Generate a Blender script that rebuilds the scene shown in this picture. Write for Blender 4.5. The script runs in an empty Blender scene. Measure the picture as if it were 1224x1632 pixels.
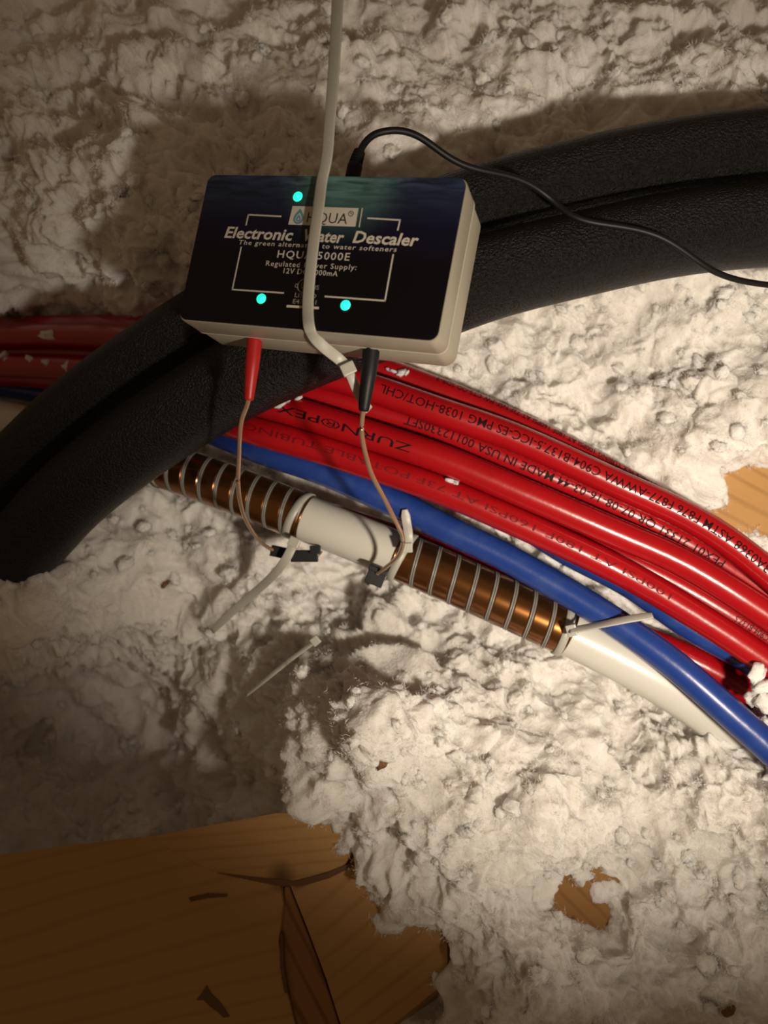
import bpy, bmesh, math, random
import numpy as np
from mathutils import Vector, Matrix

random.seed(7)
RNG = np.random.default_rng(11)
scene = bpy.context.scene
COL = scene.collection

# ------------------------------------------------------------------ camera
F = 1632 * 26.0 / 36.0                      # focal length in pixels of the 1224 x 1632 frame
cam_data = bpy.data.cameras.new('camera')
cam_data.lens = 26.0
cam_data.sensor_width = 36.0
cam_data.clip_start = 0.01
cam_data.dof.use_dof = True
cam_data.dof.focus_distance = 0.385
cam_data.dof.aperture_fstop = 7.5
cam = bpy.data.objects.new('camera', cam_data)
COL.objects.link(cam)
cam.location = (0.0, -0.35, 0.66)
cam.rotation_euler = (math.radians(38), 0, 0)
scene.camera = cam
CR = Matrix.Rotation(math.radians(38), 3, 'X')
CL = Vector(cam.location)
CRn = np.array(CR)
CLn = np.array(CL)

def P(px, py, z):
    """World point seen at photo pixel (px, py) and at distance z along the view axis."""
    return CLn + CRn @ np.array([(px - 612) / F * z, -(py - 816) / F * z, -z])

def C2W(v):                                  # camera axes (x right, y up, z towards the viewer) to world direction
    return CRn @ np.array(v, float)

def proj(w):
    l = (np.asarray(w) - CLn) @ CRn
    return 612 + F * l[..., 0] / -l[..., 2], 816 - F * l[..., 1] / -l[..., 2]

# ------------------------------------------------------------------ world, light, exposure
world = bpy.data.worlds.new('world')
scene.world = world
world.use_nodes = True
world.node_tree.nodes['Background'].inputs[0].default_value = (0.60, 0.39, 0.22, 1)
world.node_tree.nodes['Background'].inputs[1].default_value = 0.18

lamp_data = bpy.data.lights.new('work_lamp', 'SPOT')
lamp_data.energy = 14.0
lamp_data.color = (1.0, 0.87, 0.70)
lamp_data.shadow_soft_size = 0.018
lamp_data.spot_size = math.radians(74)
lamp_data.spot_blend = 1.0
lamp = bpy.data.objects.new('work_lamp', lamp_data)
COL.objects.link(lamp)
lamp_pos = CLn + CRn @ np.array([0.21, -0.145, 0.03])
lamp.location = lamp_pos
lamp_dir = Vector(P(945, 745, 0.47) - lamp_pos)
lamp.rotation_euler = lamp_dir.to_track_quat('-Z', 'Y').to_euler()

scene.view_settings.view_transform = 'Standard'
scene.view_settings.look = 'None'
scene.view_settings.gamma = 1.0
scene.view_settings.use_curve_mapping = False
scene.view_settings.exposure = 0.0
scene.cycles.max_bounces = 6
scene.cycles.diffuse_bounces = 3

# ------------------------------------------------------------------ materials
def mat(name, color=(0.5, 0.5, 0.5), rough=0.5, metal=0.0, coat=0.0, spec=0.5, sss=0.0, sss_r=0.004, emit=None,
        bump=None, trans=0.0, var=None):
    """bump: (scale, distance, kind); var: (scale, second colour, low, high) mottling by noise."""
    m = bpy.data.materials.new(name)
    m.use_nodes = True
    nt = m.node_tree
    b = nt.nodes['Principled BSDF']
    b.inputs['Base Color'].default_value = (*color, 1)
    b.inputs['Roughness'].default_value = rough
    b.inputs['Metallic'].default_value = metal
    b.inputs['Coat Weight'].default_value = coat
    b.inputs['Coat Roughness'].default_value = 0.12
    b.inputs['Specular IOR Level'].default_value = spec
    b.inputs['Transmission Weight'].default_value = trans
    if sss:
        b.inputs['Subsurface Weight'].default_value = sss
        b.inputs['Subsurface Radius'].default_value = (1, 0.9, 0.8)
        b.inputs['Subsurface Scale'].default_value = sss_r
    if emit:
        b.inputs['Emission Color'].default_value = (*emit[0], 1)
        b.inputs['Emission Strength'].default_value = emit[1]
    tc = nt.nodes.new('ShaderNodeTexCoord')
    if bump:
        sc, dist, kind = bump
        if kind == 'voronoi':
            t = nt.nodes.new('ShaderNodeTexVoronoi')
            t.inputs['Scale'].default_value = sc
            out = t.outputs['Distance']
        else:
            t = nt.nodes.new('ShaderNodeTexNoise')
            t.inputs['Scale'].default_value = sc
            t.inputs['Detail'].default_value = 4
            out = t.outputs['Fac']
        nt.links.new(tc.outputs['Object'], t.inputs['Vector'])
        bn = nt.nodes.new('ShaderNodeBump')
        bn.inputs['Distance'].default_value = dist
        bn.inputs['Strength'].default_value = 1.0
        nt.links.new(out, bn.inputs['Height'])
        nt.links.new(bn.outputs['Normal'], b.inputs['Normal'])
    if var:
        sc, c2, lo, hi = var
        t = nt.nodes.new('ShaderNodeTexNoise')
        t.inputs['Scale'].default_value = sc
        t.inputs['Detail'].default_value = 5
        nt.links.new(tc.outputs['Object'], t.inputs['Vector'])
        r = nt.nodes.new('ShaderNodeValToRGB')
        r.color_ramp.elements[0].position = lo
        r.color_ramp.elements[1].position = hi
        r.color_ramp.elements[0].color = (*color, 1)
        r.color_ramp.elements[1].color = (*c2, 1)
        nt.links.new(t.outputs['Fac'], r.inputs['Fac'])
        nt.links.new(r.outputs['Color'], b.inputs['Base Color'])
    return m

def wood_mat(name, dark, light, angle, scale=60.0, knots=()):
    """Softwood: stretched growth rings along the board's own axes, with knots at given local points."""
    m = bpy.data.materials.new(name)
    m.use_nodes = True
    nt = m.node_tree
    N, L = nt.nodes, nt.links
    b = N['Principled BSDF']
    b.inputs['Roughness'].default_value = 0.55
    b.inputs['Specular IOR Level'].default_value = 0.3
    tc = N.new('ShaderNodeTexCoord')
    mp = N.new('ShaderNodeMapping')
    mr_ = N.new('ShaderNodeMapping')
    mr_.inputs['Rotation'].default_value = (0, 0, math.radians(angle))
    mp.inputs['Scale'].default_value = (0.16, 1.0, 0.5)
    L.new(tc.outputs['Object'], mr_.inputs['Vector'])
    L.new(mr_.outputs['Vector'], mp.inputs['Vector'])
    wv = N.new('ShaderNodeTexWave')
    wv.bands_direction = 'Y'
    wv.inputs['Scale'].default_value = scale
    wv.inputs['Distortion'].default_value = 14.0
    wv.inputs['Detail'].default_value = 3
    wv.inputs['Detail Scale'].default_value = 0.22
    L.new(mp.outputs['Vector'], wv.inputs['Vector'])
    nz = N.new('ShaderNodeTexNoise')
    nz.inputs['Scale'].default_value = 240
    nz.inputs['Detail'].default_value = 4
    L.new(mp.outputs['Vector'], nz.inputs['Vector'])
    ma = N.new('ShaderNodeMath')
    ma.operation = 'MULTIPLY_ADD'
    L.new(nz.outputs['Fac'], ma.inputs[0])
    ma.inputs[1].default_value = 0.45
    L.new(wv.outputs['Fac'], ma.inputs[2])
    r = N.new('ShaderNodeValToRGB')
    r.color_ramp.elements[0].position = 0.1
    r.color_ramp.elements[1].position = 0.5
    r.color_ramp.elements[0].color = (*dark, 1)
    r.color_ramp.elements[1].color = (*light, 1)
    L.new(ma.outputs['Value'], r.inputs['Fac'])
    col = r.outputs['Color']
    for (kx, ky, kr) in knots:
        vm = N.new('ShaderNodeVectorMath')
        vm.operation = 'DISTANCE'
        L.new(tc.outputs['Object'], vm.inputs[0])
        vm.inputs[1].default_value = (kx, ky, 0.0)
        mr = N.new('ShaderNodeMapRange')
        mr.inputs['From Min'].default_value = kr * 0.3
        mr.inputs['From Max'].default_value = kr
        mr.inputs['To Min'].default_value = 0.8
        mr.inputs['To Max'].default_value = 0.0
        L.new(vm.outputs['Value'], mr.inputs['Value'])
        mx = N.new('ShaderNodeMix')
        mx.data_type = 'RGBA'
        L.new(mr.outputs['Result'], mx.inputs[0])
        L.new(col, mx.inputs[6])
        mx.inputs[7].default_value = (0.07, 0.025, 0.01, 1)
        col = mx.outputs[2]
    L.new(col, b.inputs['Base Color'])
    bn = N.new('ShaderNodeBump')
    bn.inputs['Distance'].default_value = 0.0003
    L.new(nz.outputs['Fac'], bn.inputs['Height'])
    L.new(bn.outputs['Normal'], b.inputs['Normal'])
    return m

M = {}
M['wool'] = mat('blown_wool', (0.83, 0.80, 0.76), 0.95, spec=0.1, sss=0.9, sss_r=0.006, bump=(560, 0.0012, 'noise'),
                var=(35, (0.74, 0.70, 0.66), 0.40, 0.75))
def fiber_mat():
    m = bpy.data.materials.new('wool_fiber')
    m.use_nodes = True
    nt = m.node_tree
    nt.nodes.remove(nt.nodes['Principled BSDF'])
    d = nt.nodes.new('ShaderNodeBsdfDiffuse')
    t = nt.nodes.new('ShaderNodeBsdfTranslucent')
    for n in (d, t): n.inputs['Color'].default_value = (0.93, 0.90, 0.86, 1)
    x = nt.nodes.new('ShaderNodeMixShader')
    x.inputs[0].default_value = 0.3
    nt.links.new(d.outputs[0], x.inputs[1])
    nt.links.new(t.outputs[0], x.inputs[2])
    nt.links.new(x.outputs[0], nt.nodes['Material Output'].inputs['Surface'])
    return m
M['fiber'] = fiber_mat()
M['chip'] = mat('brown_chip_or_hole', (0.16, 0.07, 0.02), 0.7)  # wood bits, and the painted dark of one hole in the wool
M['red'] = mat('red_tubing', (0.38, 0.005, 0.009), 0.27, coat=0.12, spec=0.4, bump=(160, 0.00012, 'noise'), var=(25, (0.32, 0.004, 0.007), 0.35, 0.7))
M['blue'] = mat('blue_tubing', (0.014, 0.043, 0.225), 0.30, coat=0.12, spec=0.4, bump=(160, 0.00012, 'noise'), var=(60, (0.026, 0.060, 0.235), 0.52, 0.70))
M['white_pipe'] = mat('white_pipe', (0.64, 0.62, 0.56), 0.32, coat=0.2, sss=0.15, sss_r=0.003)
M['ink'] = mat('black_ink', (0.012, 0.003, 0.003), 0.6, spec=0.1)
M['ink_faint'] = mat('worn_ink', (0.13, 0.004, 0.006), 0.6, spec=0.15)
M['foam'] = mat('black_foam', (0.0040, 0.0037, 0.0031), 0.37, spec=0.36, bump=(780, 0.0024, 'noise'))
M['case'] = mat('cream_plastic', (0.32, 0.29, 0.225), 0.42)
M['tie'] = mat('nylon_tie', (0.43, 0.415, 0.365), 0.4, sss=0.4, sss_r=0.003)
M['tie_grey'] = mat('grey_edge', (0.24, 0.225, 0.205), 0.35)
M['bronze'] = mat('bronze_film', (0.24, 0.095, 0.025), 0.23, metal=0.9, coat=0.5)
M['black'] = mat('black_plastic', (0.006, 0.006, 0.006), 0.5, spec=0.3)
M['red_plastic'] = mat('red_plastic', (0.42, 0.010, 0.010), 0.42)
M['wire'] = mat('clear_jacket_copper', (0.52, 0.33, 0.21), 0.18, metal=0.6, coat=0.8)
M['led'] = mat('led', (0.05, 0.8, 0.65), 0.3, emit=((0.01, 1.0, 0.56), 1.3))
M['print'] = mat('print_white', (0.62, 0.58, 0.50), 0.5)
M['print_dim'] = mat('print_grey', (0.30, 0.28, 0.25), 0.5)
M['print_black'] = mat('print_black', (0.015, 0.015, 0.02), 0.5)
M['print_blue'] = mat('print_blue', (0.10, 0.27, 0.36), 0.5)
M['metal'] = mat('metal', (0.6, 0.57, 0.5), 0.25, metal=1.0)
M['seam'] = mat('case_seam', (0.42, 0.385, 0.31), 0.4)
M['drywall'] = mat('drywall', (0.45, 0.38, 0.30), 0.9)

# ------------------------------------------------------------------ object helpers
def tag(o, label=None, cat=None, group=None, kind=None):
    if label: o['label'] = label
    if cat: o['category'] = cat
    if group: o['group'] = group
    if kind: o['kind'] = kind
    return o

def frame_at(c):
    return Matrix.Translation(Vector(c)) @ CR.to_4x4()

def thing(name, label, cat, at, group=None, mw=None):
    o = bpy.data.objects.new(name, None)
    o.empty_display_size = 0.01
    COL.objects.link(o)
    o.matrix_world = mw if mw is not None else frame_at(at)
    tag(o, label, cat, group)
    return o

def wmat(o):
    m = o.matrix_basis.copy()
    while o.parent is not None:
        o = o.parent
        m = o.matrix_basis @ m
    return m

def mesh(name, vf, m, parent=None, smooth=True, at=None, local=False):
    """vf: (verts, faces). World coordinates unless local; linked under parent, or top-level with its origin at `at`."""
    v, f = vf
    v = np.asarray(v, float)
    if parent is not None:
        mw = wmat(parent)
    else:
        mw = frame_at(at if at is not None else v.mean(axis=0))
    if not local:
        inv = np.array(mw.inverted())
        v = v @ inv[:3, :3].T + inv[:3, 3]
    me = bpy.data.meshes.new(name)
    me.from_pydata(v.tolist(), [], f if isinstance(f, list) else f.tolist())
    me.materials.append(m)
    if smooth:
        me.polygons.foreach_set('use_smooth', [True] * len(me.polygons))
    me.update()
    o = bpy.data.objects.new(name, me)
    COL.objects.link(o)
    if parent is not None:
        o.parent = parent
    else:
        o.matrix_world = mw
    return o

def sharp(o, deg=35):
    me = o.data
    bm = bmesh.new()
    bm.from_mesh(me)
    for e in bm.edges:
        if len(e.link_faces) == 2 and e.calc_face_angle() > math.radians(deg):
            e.smooth = False
    bm.to_mesh(me)
    bm.free()

def bm_vf(bm):
    bm.verts.ensure_lookup_table()
    bm.verts.index_update()
    v = [tuple(x.co) for x in bm.verts]
    f = [[x.index for x in p.verts] for p in bm.faces]
    bm.free()
    return v, f

def join(*vfs):
    V, FF = [], []
    for v, f in vfs:
        b = len(V)
        V.extend([tuple(x) for x in v])
        FF.extend([[i + b for i in p] for p in f])
    return V, FF

def xf(vf, m):
    v = np.asarray(vf[0], float)
    mm = np.array(m)
    return v @ mm[:3, :3].T + mm[:3, 3], vf[1]

def rbox(sx, sy, sz, bev=0.0005, seg=2):
    bm = bmesh.new()
    bmesh.ops.create_cube(bm, size=1)
    bmesh.ops.scale(bm, vec=(sx, sy, sz), verts=bm.verts)
    bmesh.ops.bevel(bm, geom=bm.edges[:], offset=bev, segments=seg, affect='EDGES', profile=0.6)
    return bm_vf(bm)

def rounded_rect(w, h, r, n=6):
    pts = []
    for cx, cy, a0 in ((w/2-r, h/2-r, 0), (-w/2+r, h/2-r, 90), (-w/2+r, -h/2+r, 180), (w/2-r, -h/2+r, 270)):
        for k in range(n + 1):
            a = math.radians(a0 + 90 * k / n)
            pts.append((cx + r * math.cos(a), cy + r * math.sin(a)))
    return pts

def loft(rings):
    """Closed rings of equal length, capped at both ends."""
    V, FF = [], []
    n = len(rings[0])
    for r in rings: V.extend([tuple(p) for p in r])
    for i in range(len(rings) - 1):
        for k in range(n):
            k2 = (k + 1) % n
            FF.append([i*n+k, i*n+k2, (i+1)*n+k2, (i+1)*n+k])
    FF.append(list(range(n))[::-1])
    FF.append([(len(rings)-1)*n + k for k in range(n)])
    return V, FF

def spline(pts, n):
    """Natural cubic spline through 3D points by chord length; n samples."""
    p = np.asarray(pts, float)
    if len(p) == 2:
        t = np.linspace(0, 1, n)[:, None]
        return p[0] * (1 - t) + p[1] * t
    d = np.r_[0, np.cumsum(np.linalg.norm(np.diff(p, axis=0), axis=1))]
    h = np.diff(d)
    m = len(p)
    A = np.zeros((m, m))
    B = np.zeros((m, 3))
    A[0, 0] = A[-1, -1] = 1
    for i in range(1, m - 1):
        A[i, i-1], A[i, i], A[i, i+1] = h[i-1], 2*(h[i-1]+h[i]), h[i]
        B[i] = 6 * ((p[i+1]-p[i])/h[i] - (p[i]-p[i-1])/h[i-1])
    S = np.linalg.solve(A, B)
    u = np.linspace(0, d[-1], n)
    i = np.clip(np.searchsorted(d, u, side='right') - 1, 0, m - 2)
    a = ((d[i+1]-u)/h[i])[:, None]
    b = ((u-d[i])/h[i])[:, None]
    hh = h[i][:, None]
    return a*p[i] + b*p[i+1] + ((a**3-a)*S[i] + (b**3-b)*S[i+1]) * hh**2 / 6

class Path:
    """Arc-length sampled path with T, N (towards the viewpoint side of the scene) and B (screen-down side)."""
    def __init__(self, pts=None, n=90, c=None):
        self.c = spline(pts, n) if c is None else c
        self.s = np.r_[0, np.cumsum(np.linalg.norm(np.diff(self.c, axis=0), axis=1))]
        T = np.gradient(self.c, axis=0)
        self.T = T / np.linalg.norm(T, axis=1)[:, None]
        V = CLn - self.c
        N = V - self.T * (self.T * V).sum(1)[:, None]
        self.N = N / np.linalg.norm(N, axis=1)[:, None]
        self.B = np.cross(self.T, self.N)
        dn = C2W((0, -1, 0))
        self.B *= np.sign((self.B @ dn))[:, None]
    def at(self, s):
        s = np.asarray(s, float)
        g = lambda a: np.stack([np.interp(s, self.s, a[:, k]) for k in range(3)], -1)
        un = lambda a: a / np.linalg.norm(a, axis=-1, keepdims=True)
        # straight extrapolation beyond the ends
        c = g(self.c) + un(g(self.T)) * (s - np.clip(s, 0, self.s[-1]))[..., None]
        return c, un(g(self.N)), un(g(self.B))
    def s_px(self, px):
        x, _ = proj(self.c)
        return float(np.interp(px, x, self.s)) if x[-1] > x[0] else float(np.interp(px, x[::-1], self.s[::-1]))

TUBE_SAMPLES = []          # centre and radius of every tube, so that loose wool keeps clear of them

def pxp(pts):
    return [P(*p) for p in pts]

def round_tube(path, r, segs=28, caps=True):
    c, N, B = path.c, path.N, path.B
    rr = np.broadcast_to(np.asarray(r, float), (len(c),))
    a = np.linspace(0, 2*np.pi, segs, endpoint=False)
    V = c[:, None] + rr[:, None, None] * (np.cos(a)[None, :, None]*N[:, None] + np.sin(a)[None, :, None]*B[:, None])
    n = len(c)
    FF = []
    for i in range(n - 1):
        for k in range(segs):
            k2 = (k + 1) % segs
            FF.append([i*segs+k, i*segs+k2, (i+1)*segs+k2, (i+1)*segs+k])
    FF.append(list(range(segs)))
    FF.append([(n-1)*segs + k for k in range(segs)][::-1])
    return V.reshape(-1, 3), FF

def strap(c, nrm, w, t, taper=None):
    """Flat strap along sampled centreline c with surface normals nrm."""
    T = np.gradient(c, axis=0)
    T /= np.linalg.norm(T, axis=1)[:, None]
    S = np.cross(nrm, T)
    S /= np.linalg.norm(S, axis=1)[:, None]
    Nn = np.cross(T, S)
    n = len(c)
    ww = np.full(n, w) if taper is None else w * np.asarray(taper)
    prof = [(-.5, -.3), (-.42, -.5), (.42, -.5), (.5, -.3), (.5, .3), (.42, .5), (-.42, .5), (-.5, .3)]
    rings = [[c[i] + S[i]*a*ww[i] + Nn[i]*b*t for a, b in prof] for i in range(n)]
    return loft(rings)

def text_vf(body, size=1.0, bold=0.0, shear=0.0, sx=1.0, spacing=1.0):
    cu = bpy.data.curves.new('lettering', 'FONT')
    cu.body = body
    cu.size = size
    cu.offset = bold
    cu.shear = shear
    cu.space_character = spacing
    cu.resolution_u = 2
    cu.fill_mode = 'FRONT' if hasattr(cu, 'fill_mode') else cu.fill_mode
    o = bpy.data.objects.new('lettering', cu)
    COL.objects.link(o)
    bpy.context.view_layer.update()
    me = bpy.data.meshes.new_from_object(o.evaluated_get(bpy.context.evaluated_depsgraph_get()))
    v = np.array([x.co[:] for x in me.vertices])
    f = [list(p.vertices) for p in me.polygons]
    bpy.data.objects.remove(o)
    bpy.data.curves.remove(cu)
    bpy.data.meshes.remove(me)
    v[:, 0] *= sx
    return v, f

def subdiv(vf, maxlen, it=2):
    bm = bmesh.new()
    vs = [bm.verts.new(p) for p in np.asarray(vf[0]).tolist()]
    for p in vf[1]:
        try: bm.faces.new([vs[i] for i in p])
        except ValueError: pass
    for _ in range(it):
        ed = [e for e in bm.edges if e.calc_length() > maxlen]
        if not ed: break
        bmesh.ops.subdivide_edges(bm, edges=ed, cuts=1)
        bmesh.ops.triangulate(bm, faces=bm.faces[:])
    return bm_vf(bm)

# ------------------------------------------------------------------ noise (numpy)
def _h(ix, iy, iz, seed):
    n = (ix.astype(np.uint32) * np.uint32(374761393) + iy.astype(np.uint32) * np.uint32(668265263)
         + iz.astype(np.uint32) * np.uint32(2147483647 - 1274126177) + np.uint32(seed * 7919 + 13))
    n = (n ^ (n >> np.uint32(13))) * np.uint32(1274126177)
    n = (n ^ (n >> np.uint32(16))) * np.uint32(2246822519)
    n ^= n >> np.uint32(15)
    return n.astype(np.float32) / np.float32(4294967295.0)

def vnoise(p, seed=0):
    p = p.astype(np.float32)
    i = np.floor(p).astype(np.int64)
    f = p - i
    f = f*f*f*(f*(f*6-15)+10)
    out = 0
    for dx in (0, 1):
        for dy in (0, 1):
            for dz in (0, 1):
                w = (f[:, 0] if dx else 1-f[:, 0]) * (f[:, 1] if dy else 1-f[:, 1]) * (f[:, 2] if dz else 1-f[:, 2])
                out = out + w * _h(i[:, 0]+dx, i[:, 1]+dy, i[:, 2]+dz, seed)
    return out * 2 - 1

def lump(p, seed, k=7.0):
    """Rounded nodules: a softened nearest-cell distance turned into bumps with soft valleys between."""
    p = p.astype(np.float32)
    i = np.floor(p).astype(np.int64)
    acc = np.zeros(len(p), np.float32)
    for dx in (-1, 0, 1):
        for dy in (-1, 0, 1):
            for dz in (-1, 0, 1):
                c = i + (dx, dy, dz)
                d = 0
                for a in range(3):
                    q = c[:, a] + 0.1 + 0.8 * _h(c[:, 0], c[:, 1], c[:, 2], seed + 31*a + 1) - p[:, a]
                    d = d + q*q
                acc += np.exp(-k*np.sqrt(d))
    d = np.clip(-np.log(acc)/k, 0, 1.1)
    return 1 - 0.95*d*d

def ridge(p, seed):
    return 1 - np.abs(vnoise(p, seed))*1.6

# ------------------------------------------------------------------ setting: attic floor
fb = rbox(3.2, 3.2, 0.03, 0.002, 1)
fl = mesh('floor', xf(fb, Matrix.Translation((0, 0.5, -0.04))), M['drywall'], smooth=False)
tag(fl, 'attic floor hidden under the loose white insulation', None, kind='structure')

# ------------------------------------------------------------------ tubes
RT = 0.00885
def tube_thing(name, label, cat, px, r, m, group=None, n=110):
    path = Path(pxp(px), n) if isinstance(px, list) else Path(c=px)
    root = thing(name, label, cat, path.c[n//2], group)
    mesh('tube', round_tube(path, r), m, root)
    for c in path.c[::3]: TUBE_SAMPLES.append((*c, r))
    return root, path

def tube_text(root, path, body, px0, px1, r, height, phi, m='ink', bold=0.0, name='printed_text'):
    """Print running from px0 leftwards to px1, upside down as seen from the viewpoint."""
    v, f = text_vf(body, 1.0, bold)
    v[:, 0] -= v[:, 0].min()
    L = abs(path.s_px(px0) - path.s_px(px1))
    v[:, 0] *= L / v[:, 0].max()
    h = v[:, 1].max()
    v[:, 1] = (v[:, 1] / h - 0.5) * height
    v[:, 2] = 0
    v, f = subdiv((v, f), 0.0011, 2)
    v = np.asarray(v)
    s = path.s_px(px0) - v[:, 0]
    ph = math.radians(phi) + v[:, 1] / r
    c, N, B = path.at(s)
    w = c + (r + 0.00007) * (np.cos(ph)[:, None]*N + np.sin(ph)[:, None]*B)
    return mesh(name, (w, f), M[m], root, smooth=False)

RED = 'red water tubes of the bundle'
# along each tube: photo pixel of its centreline and distance
A_px = [(-160,528,0.705),(0,523,0.630),(100,520,0.580),(200,522,0.530),(400,545,0.475),(500,562,0.468),(637,601,0.463),(710,629,0.461),(800,667,0.460),(900,716,0.459),(1000,770,0.459),(1100,828,0.462),(1224,908,0.465),(1380,1010,0.470)]
B_px = [(-160,540,0.680),(0,537,0.610),(100,535,0.560),(200,541,0.510),(400,570,0.456),(520,598,0.449),(628,631,0.446),(700,656,0.445),(800,690,0.444),(900,733,0.443),(1000,779,0.442),(1083,817,0.440),(1154,859,0.437),(1224,914,0.434),(1380,1050,0.430)]
C_px = [(-160,560,0.685),(0,562,0.615),(100,562,0.568),(200,570,0.518),(400,605,0.464),(500,628,0.459),(600,656,0.457),(700,686,0.455),(800,727,0.455),(900,769,0.455),(1000,815,0.455),(1083,858,0.454),(1150,897,0.453),(1224,948,0.452),(1380,1060,0.450)]
D_px = [(-160,582,0.675),(0,584,0.605),(100,587,0.560),(200,597,0.510),(400,638,0.456),(496,664,0.447),(600,697,0.443),(700,730,0.441),(800,771,0.440),(900,814,0.439),(1000,857,0.438),(1083,894,0.436),(1146,930,0.433),(1224,981,0.430),(1380,1090,0.425)]
E_px = [(-160,596,0.690),(0,599,0.620),(100,605,0.572),(200,624,0.520),(300,652,0.480),(403,686,0.457),(496,712,0.451),(600,745,0.449),(700,780,0.448),(800,822,0.447),(900,867,0.446),(1000,916,0.445),(1083,964,0.443),(1156,1010,0.440),(1224,1056,0.437),(1380,1170,0.430)]
K_px = [(500,712,.470),(600,742,.468),(800,806,.465),(900,848,.462),(1000,891,.459),(1073,927,.456),(1146,969,.453),(1224,1018,.450),(1380,1120,.445)]
F_px = [(430,796,.550),(515,818,.535),(600,845,.523),(650,862,.516),(700,880,.510),(800,920,.500),(900,965,.492),(960,990,.488),(1021,1016,.484),(1083,1042,.480),(1146,1074,.476),(1208,1112,.474),(1300,1175,.47)]
H_px = [(640,760,.478),(700,782,.474),(812,824,.470),(900,878,.467),(1000,930,.464),(1042,958,.463),(1104,1002,.462),(1167,1037,.461),(1208,1062,.462),(1300,1130,.465)]
G_px = [(-160,612,0.720),(0,617,0.650),(100,634,0.600),(200,655,0.540),(327,684,0.478),(422,720,0.470),(520,753,0.466),(597,787,0.463),(650,811,0.462),(700,837,0.460),(800,885,0.457),(859,918,0.454),(918,952,0.450),(1000,1005,0.442),(1083,1066,0.433),(1154,1128,0.427),(1224,1190,0.422),(1380,1340,0.410)]
W_px = [(-160,655,.66),(0,667,.61),(100,693,.57),(200,724,.525),(303,756,.505),(402,792,.496),(487,826,.489),(530,843,.486),(658,895,.479),(769,944,.474),(880,995,.470),(960,1033,.467),(1079,1100,.464),(1150,1150,.466),(1240,1225,.475)]

def settle(specs, iters=260):
    """Lets the bundle rest: tubes that would run into one another slide apart along the line of sight."""
    n = 240
    names = list(specs)
    C = [spline(pxp(specs[k][0]), n) for k in names]
    D = [(c - CLn)/np.linalg.norm(c - CLn, axis=1)[:, None] for c in C]
    R = [np.linalg.norm(c - CLn, axis=1) for c in C]
    R0 = [r.copy() for r in R]
    ker = np.hanning(23); ker /= ker.sum()
    sm = lambda a: np.convolve(np.pad(a, 11, mode='edge'), ker, mode='valid')
    for it in range(iters):
        push = [np.zeros(n) for _ in names]
        for a in range(len(names)):
            for b in range(a+1, len(names)):
                need = specs[names[a]][1] + specs[names[b]][1] + 0.0002
                pa, pb = CLn + D[a]*R[a][:, None], CLn + D[b]*R[b][:, None]
                d = np.linalg.norm(pa[:, None]-pb[None], axis=2)
                for x, y, dd in ((a, b, d), (b, a, d.T)):
                    j = dd.argmin(1)
                    ov = np.clip(need - dd[np.arange(n), j], 0, None)
                    wx, wy = specs[names[x]][2], specs[names[y]][2]
                    if wx == 0: continue
                    sgn = np.where(R[x] >= R[y][j], 1.0, -1.0)
                    push[x] = push[x] + np.where(sgn > 0, 1.0, -0.7)*ov*(0.5 if wy else 0.9)
        for k in range(len(names)):
            R[k] = R[k] + sm(push[k])*0.8
    out = {}
    for k, nm in enumerate(names):
        c = CLn + D[k]*R[k][:, None]
        m_ = specs[nm][3]
        out[nm] = spline(c[np.linspace(0, n-1, m_).astype(int)], m_)
    return out

FR = 0.0232
RW = 0.0152
L_px = [(-430,1230,.56),(-260,1090,.50),(-130,985,.485),(-10,905,.472),(50,857,.463),(91,812,.456),(177,737,.444),(282,663,.431),(378,605,.421),(480,556,.413),(600,508,.408),(690,474,.406),(768,446,.407),(916,408,.410),(1064,376,.414),(1224,357,.416),(1400,350,.42)]
U_px = [(-430,1100,.575),(-260,960,.515),(-130,868,.50),(-60,812,.494),(22,752,.485),(99,681,.474),(213,592,.460),(317,524,.448),(450,452,.438),(600,392,.430),(690,358,.428),(768,330,.428),(867,302,.429),(1015,268,.430),(1224,240,.431),(1400,232,.435)]
for lst in (A_px, B_px, C_px, D_px, E_px, K_px, H_px, F_px, G_px, L_px, U_px):   # run on beyond the right-hand border
    (x0, y0, z0), (x1, y1, z1) = lst[-2:]
    k_ = 230/(x1-x0)
    lst.append((x1+230, y1+(y1-y0)*k_, z1+(z1-z0)*k_*.4))
SP = settle({'A': (A_px, RT, 1, 110), 'B': (B_px, RT, 1, 110), 'C': (C_px, RT, 1, 110), 'D': (D_px, RT, 1, 110), 'E': (E_px, RT, 1, 110),
             'K': (K_px, RT, 1, 110), 'F': (F_px, RT, 1, 110), 'G': (G_px, RT, 1, 110), 'H': (H_px, RT*0.95, 1, 110),
             'W': (W_px, RW+0.0014, 0, 160), 'L': (L_px, FR*1.013, 0, 150), 'U': (U_px, FR*1.013, 0, 150)})
tA, pA = tube_thing('red_tube', 'red plastic tube uppermost of the red bundle, only a thin printed edge showing', 'tube', SP['A'], RT, M['red'], RED)
tB, pB = tube_thing('red_tube', 'red plastic tube second from the top of the bundle, long line of small black print', 'tube', SP['B'], RT, M['red'], RED)
tC, pC = tube_thing('red_tube', 'red plastic tube third from the top of the bundle, sunk between its neighbours', 'tube', SP['C'], RT, M['red'], RED)
tD, pD = tube_thing('red_tube', 'red plastic tube with large widely spaced black lettering, in the middle of the bundle', 'tube', SP['D'], RT, M['red'], RED)
tE, pE = tube_thing('red_tube', 'red plastic tube with faint print lying right above the blue tube', 'tube', SP['E'], RT, M['red'], RED)
tK, pK = tube_thing('red_tube', 'red plastic tube mostly hidden, a bright sliver at the right of the bundle', 'tube', SP['K'], RT, M['red'], RED)
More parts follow.
